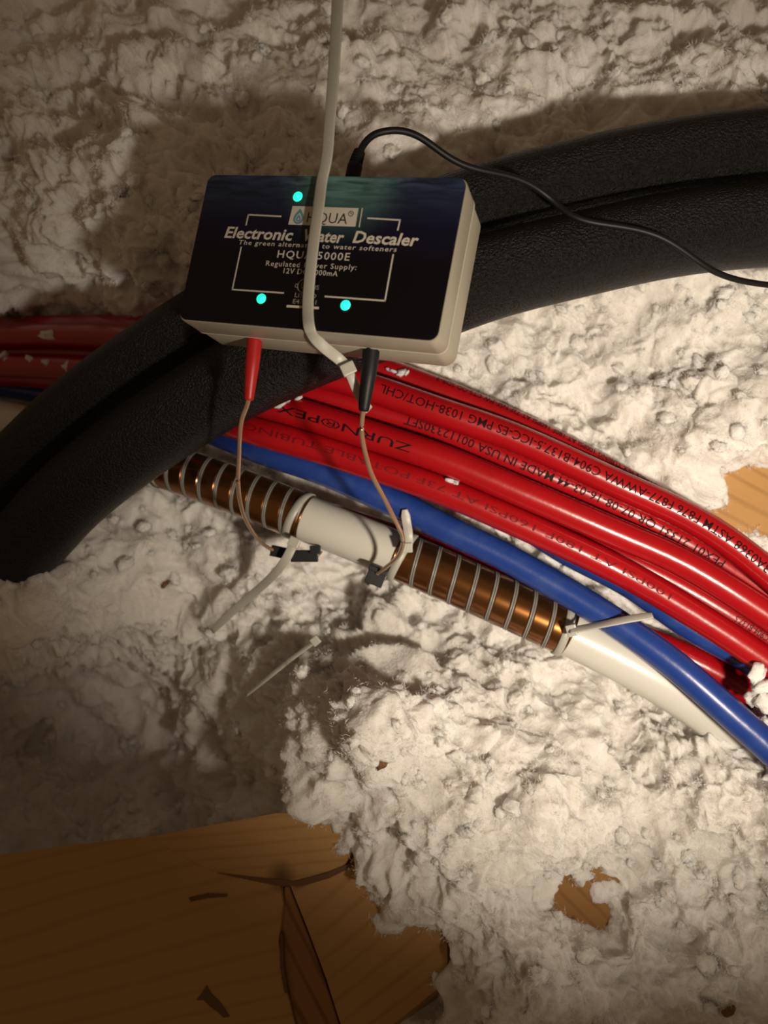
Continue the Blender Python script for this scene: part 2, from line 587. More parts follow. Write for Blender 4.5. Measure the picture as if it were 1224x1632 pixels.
tF, pF = tube_thing('red_tube', 'lowest red plastic tube running beneath the blue tube just above the copper coils', 'tube', SP['F'], RT, M['red'], RED)
tG, pG = tube_thing('blue_tube', 'glossy blue tube in front of the bundle crossing over the white pipe', 'tube', SP['G'], RT*1.0, M['blue'], 'blue water tubes')
tH, pH = tube_thing('blue_tube', 'dark blue tube half hidden behind the red bundle at right', 'tube', SP['H'], RT*0.95, M['blue'], 'blue water tubes')
tW, pW = tube_thing('white_pipe', 'thick glossy white water pipe wrapped with two copper coloured coils', 'pipe', W_px, RW, M['white_pipe'], n=160)

tube_text(tA, pA, 'POTABLE PEX TUBING 100PSI AT 180F 160PSI AT 73F NSF-PW CTS-OD SDR-9', 1040, 690, RT, 0.0046, -55, bold=0.006)
tube_text(tB, pB, '3A0368 ASTM F876 F877-AWWA C904-B137.5-ICC-ES PMG 1038-HOT/CHL', 1216, 607, RT, 0.0053, -12, bold=0.006)
tube_text(tC, pC, 'PEX01 21331 QR 07-08-16-03-44 MADE IN USA 00112330SFT', 1146, 646, RT, 0.0053, 2, bold=0.006)
tube_text(tD, pD, 'ZURN\u00aePEX', 657, 450, RT, 0.0050, 4, bold=0.004)
tube_text(tE, pE, '100PSI AT 180F-160PSI AT 73F POTABLE TUBING', 1060, 400, RT, 0.0038, -8, m='ink_faint')
tube_text(tK, pK, 'C904-B137.5', 1216, 1165, RT, 0.0042, 0)

# ------------------------------------------------------------------ black foam sleeves
def foam_thing(label, px, hint):
    path = Path(pxp(px), 150)
    root = thing('foam_sleeve', label, 'pipe insulation', path.c[75], 'black foam pipe sleeves')
    rr = FR * (1 + 0.012 * np.sin(np.linspace(0, 23, 150)))
    mesh('sleeve', round_tube(path, rr, 48), M['foam'], root)
    for c in path.c[::3]: TUBE_SAMPLES.append((*c, FR))
    return root, path
foam_thing('lower black foam pipe sleeve arching over the red tubes behind the descaler box', L_px, 0)
foam_thing('upper black foam pipe sleeve, the one the black power cord drapes across first', U_px, 0)

# ------------------------------------------------------------------ control box
S = 1.1
BW, BH, BD = 0.118*S, 0.06668719*S, 0.03277665*S
ex = np.array([0.93474175, -0.15580378, 0.31934784])      # in camera axes (x right, y up, z to viewer)
ey = -np.array([-0.18528429, -0.9806042, 0.06391501])
ez = -np.array([0.30319564, -0.11891417, -0.94547968])
BC = np.array([-0.02825991*S, 0.10651466*S, -0.30421082*S])
Rb = CRn @ np.stack([ex, ey, ez], 1)
Ob = CLn + CRn @ BC                                       # centre of the front face
MB = Matrix([[*Rb[i], Ob[i]] for i in range(3)] + [[0, 0, 0, 1]])
box = thing('control_box', 'cream plastic electronic box with black printed front and three lit green lights', 'electronic device', Ob, mw=MB)

def bxw(x, y, z):                                         # box coordinates to world
    return Ob + Rb @ np.array([x, y, z])

def box_px(px, py, zoff=0.0):
    """Point on the plane z=zoff of the box seen at a photo pixel (box coordinates)."""
    d = CRn @ np.array([(px-612)/F, -(py-816)/F, -1.0])
    n = Rb[:, 2]
    t = ((Ob + n*zoff - CLn) @ n) / (d @ n)
    return Rb.T @ (CLn + d*t - Ob)

def shell(z0, z1, w, h, r, e=0.0008):
    rr = lambda ww, hh, z: [(x, y, z) for x, y in rounded_rect(ww, hh, r)]
    return loft([rr(w-2*e, h-2*e, z0), rr(w-e*.5, h-e*.5, z0+e*.4), rr(w, h, z0+e), rr(w, h, z1-e), rr(w-e*.5, h-e*.5, z1-e*.4), rr(w-2*e, h-2*e, z1)])
ZS = -BD*0.45
o = mesh('front_shell', shell(ZS+0.0002, 0, BW, BH, 0.0045), M['case'], box, local=True); sharp(o)
o = mesh('rear_shell', shell(-BD, ZS-0.0002, BW-0.0004, BH-0.0004, 0.0055, 0.0022), M['case'], box, local=True); sharp(o, 50)
o = mesh('seam', shell(ZS-0.0005, ZS+0.0005, BW+0.0003, BH+0.0003, 0.0046, 0.0002), M['seam'], box, local=True); sharp(o)

# printed front: dark blue water picture fading into black
lm = bpy.data.materials.new('printed_front')
lm.use_nodes = True
nt = lm.node_tree
N_, L_ = nt.nodes, nt.links
bs = N_['Principled BSDF']
bs.inputs['Roughness'].default_value = 0.32
bs.inputs['Specular IOR Level'].default_value = 0.35
tc = N_.new('ShaderNodeTexCoord')
sep = N_.new('ShaderNodeSeparateXYZ')
L_.new(tc.outputs['Object'], sep.inputs[0])
rv = N_.new('ShaderNodeMapRange')
rv.inputs['From Min'].default_value = -0.005
rv.inputs['From Max'].default_value = BH/2
L_.new(sep.outputs['Y'], rv.inputs['Value'])
rmp = N_.new('ShaderNodeValToRGB')
els = rmp.color_ramp.elements
els[0].position = 0.0; els[0].color = (0.0025, 0.0022, 0.004, 1)
els[1].position = 1.0; els[1].color = (0.022, 0.034, 0.072, 1)
e_ = els.new(0.45); e_.color = (0.0045, 0.0048, 0.020, 1)
L_.new(rv.outputs['Result'], rmp.inputs['Fac'])
mp = N_.new('ShaderNodeMapping')
mp.inputs['Scale'].default_value = (0.25, 1.6, 1)
mp.inputs['Rotation'].default_value = (0, 0, math.radians(8))
L_.new(tc.outputs['Object'], mp.inputs['Vector'])
nz = N_.new('ShaderNodeTexNoise')
nz.inputs['Scale'].default_value = 220
nz.inputs['Detail'].default_value = 4
nz.inputs['Distortion'].default_value = 0.6
L_.new(mp.outputs['Vector'], nz.inputs['Vector'])
rip = N_.new('ShaderNodeMapRange')
rip.inputs['From Min'].default_value = 0.35
rip.inputs['From Max'].default_value = 0.75
rip.inputs['To Min'].default_value = 0.45
rip.inputs['To Max'].default_value = 2.2
L_.new(nz.outputs['Fac'], rip.inputs['Value'])
# teal centre of the water picture, with glow of the lights painted in
vd = N_.new('ShaderNodeVectorMath'); vd.operation = 'DISTANCE'
L_.new(tc.outputs['Object'], vd.inputs[0])
vd.inputs[1].default_value = (0.008, BH/2, 0)
md = N_.new('ShaderNodeMapRange')
md.inputs['From Min'].default_value = 0.004
md.inputs['From Max'].default_value = 0.036
md.inputs['To Min'].default_value = 1.0
md.inputs['To Max'].default_value = 0.0
md.interpolation_type = 'SMOOTHSTEP'
L_.new(vd.outputs['Value'], md.inputs['Value'])
mx = N_.new('ShaderNodeMix'); mx.data_type = 'RGBA'
L_.new(md.outputs['Result'], mx.inputs[0])
L_.new(rmp.outputs['Color'], mx.inputs[6])
mx.inputs[7].default_value = (0.075, 0.165, 0.15, 1)
mul = N_.new('ShaderNodeMix'); mul.data_type = 'RGBA'; mul.blend_type = 'MULTIPLY'
mul.inputs[0].default_value = 1.0
L_.new(mx.outputs[2], mul.inputs[6])
rip2 = N_.new('ShaderNodeMapRange')
rip2.inputs['From Min'].default_value = BH*0.24
rip2.inputs['From Max'].default_value = BH*0.47
L_.new(sep.outputs['Y'], rip2.inputs['Value'])
ripm = N_.new('ShaderNodeMix')
L_.new(rip2.outputs['Result'], ripm.inputs[0])
ripm.inputs[2].default_value = 1.0
L_.new(rip.outputs['Result'], ripm.inputs[3])
L_.new(ripm.outputs[0], mul.inputs[7])
L_.new(mul.outputs[2], bs.inputs['Base Color'])
LW, LH = BW-0.0012, BH-0.0012
lab = mesh('front_label', loft([[(x, y+0.0002, z) for x, y in rounded_rect(LW, LH, 0.0042)] for z in (-0.0002, 0.00035)]), lm, box, smooth=False, local=True)

def flat_text(body, p0, p1, height, m='print', bold=0.0, shear=0.0, name='lettering', z=0.00042, spacing=1.0):
    """Lettering on the box front between two photo pixels of its baseline."""
    a, b = box_px(*p0), box_px(*p1)
    v, f = text_vf(body, 1.0, bold, shear, 1.0, spacing)
    v[:, 0] -= v[:, 0].min()
    d = b[:2] - a[:2]
    L = np.linalg.norm(d)
    v[:, 0] *= L / v[:, 0].max()
    v[:, 1] *= height / 0.73
    u = d / L
    w = np.array([-u[1], u[0]])
    q = a[:2] + v[:, :1]*u + v[:, 1:2]*w
    return mesh(name, (np.c_[q, np.full(len(q), z)], f), M[m], lab, smooth=False, local=True)

def flat_line(px, wid=0.0007, m='print', name='printed_line', z=0.00042):
    p = [box_px(*q)[:2] for q in px]
    V, FF = [], []
    for a, b in zip(p[:-1], p[1:]):
        u = (b-a)/np.linalg.norm(b-a)
        w = np.array([-u[1], u[0]])*wid/2
        a2, b2 = a-u*wid/2, b+u*wid/2
        k = len(V)
        V += [(*(a2-w), z), (*(b2-w), z), (*(b2+w), z), (*(a2+w), z)]
        FF.append([k, k+1, k+2, k+3])
    return mesh(name, (V, FF), M[m], lab, smooth=False, local=True)

px_mm = 0.335/F
flat_text('Electronic', (358,379), (466,384), 0.0056, bold=0.022, shear=0.15)
flat_text('Water', (483,384), (547,388), 0.0056, bold=0.022, shear=0.15)
flat_text('Descaler', (562,387), (666,393), 0.0056, bold=0.022, shear=0.15)
flat_text('The green alternative to water softeners', (381,390), (632,402), 0.0023, m='print', shear=0.1, bold=0.004, spacing=1.15)
flat_text('HQUA 5000E', (442,411), (557,416), 0.0037, bold=0.006, spacing=1.15)
flat_text('Regulated Power Supply:', (424,424), (568,431), 0.0026, m='print', spacing=1.15)
flat_text('12V DC 1000mA', (452,436), (538,441), 0.0026, m='print', spacing=1.1)
flat_text('C', (470,459), (475,459), 0.0020, m='print_dim')
flat_text('US', (498,462), (508,462.5), 0.0022, m='print_dim')
flat_text('UL', (480,460), (490,460.5), 0.0030, m='print_dim')
flat_text('LISTED', (470,474), (504,476), 0.0022, m='print_dim')
flat_text('E477341', (467,484), (504,486), 0.0022, m='print_dim')
flat_line([(393,359),(396.5,343),(448,345.5)])
flat_line([(587,348.5),(638,351.5),(634.5,367)])
flat_line([(385,395),(371,462),(452,467.5)])
flat_line([(627,407),(614,480),(519,473)])
flat_line([(459,488.5),(507,491.5)], 0.0011)
ring_c = box_px(485, 456)[:2]
V, FF = [], []
for k in range(28):
    a = 2*math.pi*k/28
    for r in (0.0029, 0.0033):
        V.append((ring_c[0]+r*math.cos(a), ring_c[1]+r*math.sin(a), 0.00042))
    FF.append([2*k, 2*k+1, (2*k+3) % 56, (2*k+2) % 56])
mesh('round_mark', (V, FF), M['print_dim'], lab, smooth=False, local=True)
# logo plate with water drop and lettering
lp = [box_px(*q)[:2] for q in ((460,358.5),(567,362),(572,332.5),(467,329))]
mesh('logo_plate', ([(*q, 0.00042) for q in lp], [[0, 1, 2, 3]]), M['print'], lab, smooth=False, local=True)
flat_line([(573,362),(578,333)], 0.0005)
flat_text('HQUA', (489,355), (553,358), 0.0052, m='print_black', z=0.00052, bold=-0.004)
flat_text('R', (559,343), (562,343), 0.0012, m='print_black', z=0.00052)
def drop(cx, cy, r, zz, m, hole):
    V, FF = [], []
    n = 36
    for k in range(n):
        a = 2*math.pi*k/n
        for q in (1.0, hole):
            x = r*q*math.sin(a)*(1.0 if math.cos(a) < 0 else (1-math.cos(a)**2.0*0.9))
            y = -r*q*math.cos(a)*-1*(1.0 if math.cos(a) < 0 else 1.9)
            V.append((cx+x, cy+y, zz))
        FF.append([2*k, 2*k+1, (2*k+3) % (2*n), (2*k+2) % (2*n)])
    return mesh('water_drop_mark', (V, FF), M[m], lab, smooth=False, local=True)
dc = box_px(476.5, 349.5)
drop(dc[0], dc[1], 0.0026, 0.00052, 'print_blue', 0.62)
drop(dc[0], dc[1]-0.0002, 0.0012, 0.00052, 'print_blue', 0.4)
for c_, r_ in (((560,341.5), 0.0010),):
    q = box_px(*c_)
    V, FF = [], []
    for k in range(20):
        a = 2*math.pi*k/20
        for r in (r_, r_*1.3):
            V.append((q[0]+r*math.cos(a), q[1]+r*math.sin(a), 0.00052))
        FF.append([2*k, 2*k+1, (2*k+3) % 40, (2*k+2) % 40])
    mesh('round_mark', (V, FF), M['print_black'], lab, smooth=False, local=True)

for q in ((475, 314), (417, 476.5), (551, 487)):
    c = box_px(*q)
    bm = bmesh.new()
    bmesh.ops.create_uvsphere(bm, u_segments=24, v_segments=12, radius=0.0024)
    bmesh.ops.scale(bm, vec=(1, 1, 0.35), verts=bm.verts)
    mesh('indicator_light', xf(bm_vf(bm), Matrix.Translation((c[0], c[1], 0.0003))), M['led'], box, local=True)

# sockets on the underside and on top
def ring_tube(p0, p1, r0, r1, segs=24):
    return round_tube(Path([p0, p1], 2), [r0, r1], segs)

# ------------------------------------------------------------------ leads: plug, wire and clip are one thing each
def lead(name, label, plug_px, plug_r, plug_mat, wire_px, clip_fn):
    pts = pxp(plug_px)
    root = thing(name, label, 'wire', pts[0])
    pp = Path(pts, 40)
    t = np.linspace(0, 1, 40)
    r = np.interp(t, [0, .05, .06, .45, .97, 1.0], [plug_r*.97, plug_r*1.0, plug_r*1.0, plug_r*.93, plug_r*.64, plug_r*.52])
    pl = mesh('plug', round_tube(pp, r, 28), plug_mat, root)
    sharp(pl)
    wp = Path(pxp(wire_px), 110)
    mesh('wire', round_tube(wp, 0.00122, 14), M['wire'], root)
    clip_fn(root)
    return root

def bar(a, b, w, t, bev=0.0004, nrm=None):
    """A bevelled bar from world point a to b."""
    a, b = np.asarray(a), np.asarray(b)
    d = b - a
    L = np.linalg.norm(d)
    x = d / L
    n = np.asarray(nrm if nrm is not None else C2W((0, 0, 1)), float)
    n = n - x*(n @ x); n /= np.linalg.norm(n)
    y = np.cross(n, x)
    m = Matrix([[x[i], y[i], n[i], (a[i]+b[i])/2] for i in range(3)] + [[0, 0, 0, 1]])
    return xf(rbox(L, w, t, bev), m)

def clip_left(root):
    o = mesh('clip', join(bar(P(432,877,.481), P(470,885,.481), 0.0070, 0.0060), bar(P(464,886,.480), P(507,886,.480), 0.0076, 0.0058), bar(P(494,876,.476), P(511,876,.476), 0.0050, 0.0040)), M['black'], root, smooth=False)
    mesh('contact', bar(P(507,886,.481), P(514,879,.481), 0.0016, 0.0012, 0.0002), M['metal'], root, smooth=False)
def clip_right(root):
    o = mesh('clip', join(bar(P(586,912,.463), P(613,923,.463), 0.0118, 0.0070), bar(P(588,903,.459), P(616,915,.459), 0.0030, 0.0045)), M['black'], root, smooth=False)

def sock(px, py, yoff=-BH/2):
    return px, py
lead('test_lead', 'red plug with copper wire hanging from the box underside to the left coil', [(406,534,.362),(404,560,.3615),(400,600,.362),(396.5,638,.364)], 0.0038, M['red_plastic'],
     [(397,632,.364),(394,645,.366),(387,663,.37),(382.5,690,.375),(381,725,.385),(379.5,760,.395),(383,800,.415),(394,833,.44),(412,860,.462),(428,873,.476),(440,879,.481)], clip_left)
lead('test_lead', 'black plug with copper wire hanging from the box underside to the right coil', [(592,553,.342),(590,575,.342),(585,612,.343),(579.5,655,.346)], 0.0040, M['black'],
     [(580,648,.346),(577,668,.349),(577,695,.354),(583,725,.36),(593,757,.37),(611,792,.378),(628,825,.388),(640,850,.400),(641,872,.418),(628,893,.440),(602,914,.458)], clip_right)

# ------------------------------------------------------------------ power cord
jp = pxp([(562,283,.352),(565,268,.352),(573,242,.354)])
cord = thing('power_cord', 'thin black power cord plugged into the box top and draped over the foam sleeves', 'cord', jp[0])
pp = Path(jp, 46)
t = np.linspace(0, 1, 46)
r = 0.0034 + 0.0*t
r = np.where(t > .42, 0.0031 - 0.0011*(t-.42) + 0.00035*np.sign(np.sin((t-.42)*60)), 0.0036)
mesh('plug', round_tube(pp, r, 20), M['black'], cord, smooth=False)
cp = Path(pxp([(572,245,.354),(580,230,.355),(594,216,.356),(615,209,.357),(640,208.5,.358),(668,218,.36),(700,240,.364),(735,261,.369),(775,273,.374),(812,281,.379),(845,294,.384),(880,319,.389),(915,345,.387),(960,357,.3865),(1010,365,.386),(1045,375,.386),(1085,397,.389),(1125,425,.395),(1165,443,.402),(1224,454,.41),(1320,462,.42)]), 140)
mesh('cord', round_tube(cp, 0.00165, 16), M['black'], cord)

# ------------------------------------------------------------------ cable ties
def head_box(c, axis, nrm, w, l, t):
    c, axis = np.asarray(c), np.asarray(axis, float)
    axis = axis/np.linalg.norm(axis)
    return bar(c - axis*l/2, c + axis*l/2, w, t, 0.0007, nrm)

# tie that hangs the box
nb = Rb[:, 2]
face = lambda px, py, z: bxw(*(box_px(px, py, z)))
top = [P(556,-600,.30), P(548,-300,.31), P(542,-120,.318), P(539,-20,.322), P(535,60,.326), P(530,140,.3285), P(524,215,.3315), P(519,262,.3332)]
front = [face(514,284,.0030), face(509,320,.0036), face(502,370,.0040), face(496,420,.0034), face(491.5,470,.0022), face(491,505,.0018), face(493.5,524,.0016)]
under = [P(503,540,.3350), P(522,558,.340), P(541,573,.345), P(553,585,.346)]
hang = thing('cable_tie', 'long white cable tie across the box front', 'cable tie', front[2], 'white cable ties')
cl = spline(top + front + under, 150)
nn = np.tile(nb, (150, 1))
mesh('strap', strap(cl, nn, 0.0053, 0.0011), M['tie'], hang)
ax = P(562,605,.347) - P(548,575,.346)
mesh('head', head_box(P(555,588,.345), ax, C2W((0, 0, 1)), 0.0068, 0.0056, 0.0048), M['tie'], hang, smooth=False)
cl = spline(pxp([(556,592,.346),(562,606,.347),(570,625,.35),(580,643,.354),(588,653,.358)]), 24)
mesh('tail', strap(cl, np.tile(C2W((0, 0, 1)), (24, 1)), 0.0044, 0.0012), M['tie'], hang)

def ring_band(path, s, r, w, t, tilt=0.0, n=64):
    a = np.linspace(0, 2*np.pi, n, endpoint=False)
    V, FF = [], []
    for dr, da in ((0, -w/2), (t, -w/2*0.9), (t, w/2*0.9), (0, w/2)):
        c, N, B = path.at(s + da + tilt*np.sin(a))
        V.append(c + (r+dr)*(np.cos(a)[:, None]*N + np.sin(a)[:, None]*B))
    V = np.concatenate(V)
    for i in range(4):
        j = (i+1) % 4
        for k in range(n):
            k2 = (k+1) % n
            FF.append([i*n+k, i*n+k2, j*n+k2, j*n+k])
    return V, FF

CF = C2W((0, 0, 1))
RC = RW + 0.0011
def pipe_tie(label, px, tilt, head=None, tail=None, w=0.0056, tail_n=None, taper=None, tail_w=None):
    s = pW.s_px(px)
    root = thing('cable_tie', label, 'cable tie', pW.at(s)[0], 'white cable ties')
    mesh('strap', ring_band(pW, s, RC-0.0002, w, 0.0009, tilt), M['tie'], root)
    if head:
        c, ax = P(*head[0]), P(*head[1]) - P(*head[0])
        mesh('head', head_box(c, ax, CF, 0.0072, 0.0062, 0.0048), M['tie'], root, smooth=False)
    if tail:
        cl = spline(pxp(tail), 40)
        nn = np.tile(CF if tail_n is None else tail_n, (40, 1))
        mesh('tail', strap(cl, nn, tail_w or w, 0.0012, None if taper is None else np.interp(np.linspace(0, 1, 40), *taper)), M['tie'], root)
    return root
pipe_tie('white cable tie at the far left end of the left coil, beside the foam', 254, 0.0)
pipe_tie('white cable tie at the right end of the left coil, long tail reaching the insulation', 477, -0.002, ((469,864,.472), (460,884,.472)),
         [(468,866,.471),(458,887,.470),(440,912,.477),(405,945,.496),(370,975,.508),(338,1006,.518)], 0.0052, taper=([0, .9, 1], [1, .95, .7]), tail_w=0.0058)
pipe_tie('white cable tie left of the right coil, short blunt tail pointing up', 641, -0.002, ((648,872,.455), (647,850,.453)),
         [(650,876,.456),(651,855,.453),(648,832,.453),(645,812,.451)], 0.0052, taper=([0, .85, 1], [1, 1, .6]), tail_w=0.0056)
pipe_tie('white cable tie right of the right coil, thin tail crossing the blue tube', 896, 0.002, ((911,1004,.446), (930,1000,.444)),
         [(908,1005,.444),(935,1000,.440),(975,992,.433),(1012,985,.430),(1040,981,.429)], 0.0050, tail_n=C2W((0.1, 0.75, 0.65)), taper=([0, .93, 1], [1, 1, .7]), tail_w=0.0050)
# a spare tie lying on the wool
sp = thing('cable_tie', 'small white cable tie lying loose on the insulation below the coils', 'cable tie', P(505,1020,.47), 'white cable ties')
mesh('head', head_box(P(503,1021,.466), P(515,1011,.466)-P(503,1021,.466), CF, 0.0056, 0.0056, 0.0042), M['tie'], sp, smooth=False)
cl = spline(pxp([(500,1024,.466),(470,1046,.470),(430,1078,.475),(392,1108,.484)]), 30)
mesh('strap', strap(cl, np.tile(C2W((0.3, 0.6, 0.6)), (30, 1)), 0.0028, 0.0011), M['tie'], sp)

# ------------------------------------------------------------------ copper coloured coils
def helix_strip(path, s0, pitch, hand, turn, a0, a1, r0, r1, n=44):
    th = np.linspace(0, 2*np.pi, n)
    ph = np.pi + th                                   # every turn starts at the hidden back
    V, FF = [], []
    b = (a1-a0)*0.08
    for dr, da in ((r0, a0), (r1, a0+b), (r1, a1-b), (r0, a1)):
        c, N, B = path.at(s0 + pitch*turn + hand*pitch*(th/(2*np.pi) - 0.5) + da)
        V.append(c + dr*(np.cos(ph)[:, None]*N + np.sin(ph)[:, None]*B))
    V = np.concatenate(V)
    for i in range(4):
        j = (i+1) % 4
        for k in range(n-1):
            FF.append([i*n+k, i*n+k+1, j*n+k+1, j*n+k])
    return V, FF

def coil(label, px0, px1, turns, hand):
    s0, s1 = pW.s_px(px0), pW.s_px(px1)
    pitch = (s1-s0)/turns
    root = thing('copper_coil', label, 'coil', pW.at((s0+s1)/2)[0], 'copper coils on the white pipe')
    for k in range(turns):
        ss = s0 + pitch*0.5
        sharp(mesh('ribbon_turn', helix_strip(pW, ss, pitch, hand, k, -pitch*.41, pitch*.41, RW+0.0001, RW+0.0007), M['bronze'], root))
        if k < turns-1:
            v1 = helix_strip(pW, ss, pitch, hand, k, pitch*.405, pitch*.492, RW+0.0001, RW+0.00085)
            v2 = helix_strip(pW, ss, pitch, hand, k, pitch*.508, pitch*.595, RW+0.0001, RW+0.00085)
            mesh('edge_strip', join(v1, v2), M['tie_grey'], root)
    for s in (s0 - pitch*.06, s1 + pitch*.06):
        mesh('end_ring', ring_band(pW, s, RW+0.0001, pitch*.12, 0.0007), M['bronze'], root)
    return root
coil('bronze ribbon coil wound round the white pipe left of its bare white middle', 262, 486, 9, 1)
coil('bronze ribbon coil with bright highlight, wound round the pipe right of its bare white middle', 634, 903, 9, 1)

# ------------------------------------------------------------------ timber
def board(name, px, zf, thick, m, parent, bev=0.00012, lean=(0.30, -0.75, -1.0)):
    pts = [P(x, y, zf(x, y)) for x, y in px]
    back = C2W(lean)*thick
    bm = bmesh.new()
    a = [bm.verts.new(p) for p in pts]
    b = [bm.verts.new(p + back) for p in pts]
    n = len(a)
    bm.faces.new(a)
    bm.faces.new(b[::-1])
    for i in range(n):
        bm.faces.new([a[(i+1) % n], a[i], b[i], b[(i+1) % n]])
    bmesh.ops.recalc_face_normals(bm, faces=bm.faces[:])
    bmesh.ops.bevel(bm, geom=bm.edges[:], offset=bev, segments=2, affect='EDGES')
    o = mesh(name, bm_vf(bm), m, parent, smooth=False)
    return o

zl = lambda x, y: 0.452 + (690-x)*0.00005
truss = thing('roof_truss', 'pale pine truss joint at lower left where three boards meet at a dark knot', 'lumber', P(400,1480,.46))
DK, LT = (0.365, 0.20, 0.068), (0.44, 0.25, 0.092)
board('board', [(-220,1392),(0,1362),(130,1345),(236,1333),(300,1370),(352,1394),(446,1409),(451,1440),(444,1500),(452,1560),(470,1632),(520,1780),(-220,1780)], zl, 0.038, wood_mat('pine_left', DK, LT, -17, 24, ((-0.022, -0.047, 0.009), (0.016, 0.028, 0.010))), truss)
board('board', [(236,1333),(440,1296),(520,1296),(572,1340),(548,1381),(500,1396),(446,1409),(352,1394),(300,1370)], lambda x, y: zl(x, y), 0.038, wood_mat('pine_top', DK, LT, -9, 40, ((0.018, 0.031, 0.012),)), truss)
board('board', [(462,1410),(504,1399),(552,1384),(576,1343),(645,1390),(712,1500),(714,1562),(626,1634),(560,1700),(545,1640),(520,1560),(490,1480)], lambda x, y: zl(x, y)-0.0002, 0.038, wood_mat('pine_right', DK, LT, -42, 26, ((0.028, 0.029, 0.008),)), truss)
o = board('bark_strip', [(453,1414),(460,1412),(488,1482),(518,1562),(543,1642),(560,1706),(524,1780),(473,1632),(455,1560),(447,1500),(453,1440)], lambda x, y: zl(x, y)+0.0022, 0.03, wood_mat('pine_pith', (0.15, 0.062, 0.020), (0.29, 0.14, 0.045), 62, 30, ()), truss, 0.0004)
o['label'] = 'dark reddish recessed strip between the boards'

M['crack'] = mat('bark_crack', (0.14, 0.066, 0.026), 0.8)
for pts in ([(346,1391),(395,1397),(440,1401),(470,1404),(520,1391),(564,1373),(568,1378),(525,1399),(482,1412),(440,1411),(395,1402)],
            [(300,1431),(330,1424),(362,1425),(361,1429),(330,1431),(304,1437)],
            [(312,1594),(322,1582),(329,1570),(337,1584),(346,1592),(356,1604),(366,1620),(356,1622),(346,1612),(334,1604),(324,1594)],
            [(446,1488),(450,1488),(452,1540),(459,1582),(453,1582),(446,1540)]):
    board('knot_crack', pts, lambda x, y: zl(x, y)-0.0007, 0.004, M['crack'], truss, 0.0001)
zr = lambda x, y: 0.476
jb = thing('floor_joist', 'pale tan wood joist end poking through the insulation right of the red tubes', 'lumber', P(1170,785,.47))
board('board', [(1050,790),(1110,690),(1330,700),(1330,930),(1190,890),(1090,830)], zr, 0.05, wood_mat('joist_pine', (0.34, 0.175, 0.055), (0.46, 0.25, 0.085), 28, 36, ()), jb)
wb = thing('wood_strip', 'narrow brown wood strip half buried in the insulation at lower right', 'lumber', P(930,1430,.43))
board('board', [(820,1290),(900,1310),(1040,1440),(1050,1550),(900,1550),(850,1450)], lambda x, y: 0.452, 0.03, wood_mat('strip_pine', (0.22, 0.105, 0.030), (0.30, 0.15, 0.045), 45, 40, ()), wb)

# ------------------------------------------------------------------ blown-in wool
CTRL = [(-900,-800,.70),(612,-900,.72),(2100,-800,.68),(-1000,800,.62),(2100,800,.50),(-900,2400,.52),(612,2400,.38),(2100,2400,.38),
 (-300,-300,.63),(612,-300,.62),(1524,-300,.60),(0,0,.55),(300,0,.54),(612,0,.53),(900,-40,.52),(1224,0,.515),(-300,300,.56),
 (0,250,.485),(200,260,.452),(330,200,.458),(100,120,.51),(612,220,.472),(900,130,.475),(1224,130,.475),(1050,180,.467),(612,100,.505),(900,40,.505),(40,440,.53),(40,480,.60),(230,380,.442),(330,440,.462),(450,400,.465),
 (700,400,.475),(850,540,.488),(1050,560,.478),(1224,560,.468),(1000,650,.480),(1500,600,.46),
 (1060,770,.470),(1105,760,.462),(1150,790,.505),(1200,780,.508),(1130,800,.496),(1190,720,.458),(1150,725,.462),(1270,780,.505),(1150,848,.474),(1200,845,.464),(1224,868,.466),(1100,690,.466),(1260,700,.45),
 (300,600,.545),(450,600,.505),(600,680,.490),(750,700,.484),(900,800,.482),(1100,950,.486),(1224,1000,.470),(1224,1100,.462),(1224,1140,.452),
 (600,805,.555),(450,765,.565),(350,725,.58),(900,900,.492),(1000,960,.498),(1090,1050,.500),(1170,1085,.494),(700,870,.53),
 (0,560,.70),(0,700,.71),(100,640,.67),(-300,700,.72),(150,560,.64),
 (150,900,.505),(60,950,.455),(0,960,.45),(300,850,.545),(400,900,.535),(480,900,.535),(560,950,.555),(530,1030,.52),(620,960,.535),(700,1030,.502),(850,1090,.486),(1010,1165,.492),(1150,1200,.452),
 (620,1130,.407),(565,1090,.428),(700,1250,.435),(490,1160,.442),(800,1200,.448),(950,1250,.455),(1040,1250,.462),(1100,1300,.448),
 (350,1130,.585),(200,1080,.62),(50,1080,.61),(200,1280,.62),(60,1280,.62),(400,1250,.55),(-300,1100,.60),
 (460,1290,.462),(520,1310,.452),(580,1360,.444),(650,1420,.440),(690,1490,.443),(704,1560,.447),(745,1600,.430),(690,1615,.450),(690,1660,.445),
 (430,1330,.500),(520,1400,.500),(600,1480,.495),(590,1570,.49),(680,1570,.4545),(640,1625,.465),(600,1640,.49),(250,1370,.54),(0,1400,.55),(100,1500,.55),(300,1600,.54),(500,1760,.52),(-300,1600,.56),
 (560,1290,.436),(640,1360,.428),(730,1450,.420),(780,1600,.412),
 (905,1415,.472),(935,1452,.472),(890,1388,.462),(965,1478,.462),(868,1350,.430),(925,1385,.428),(1000,1450,.428),(1015,1385,.448),(1065,1425,.446),(880,1280,.434),(930,1510,.420),(862,1420,.428),(900,1475,.436),(1005,1500,.422),(1050,1520,.425),(1200,1500,.415),(1200,1632,.405),(950,1632,.402),(750,1760,.39),(1424,1800,.38),(1500,1100,.44),(900,1860,.38)]

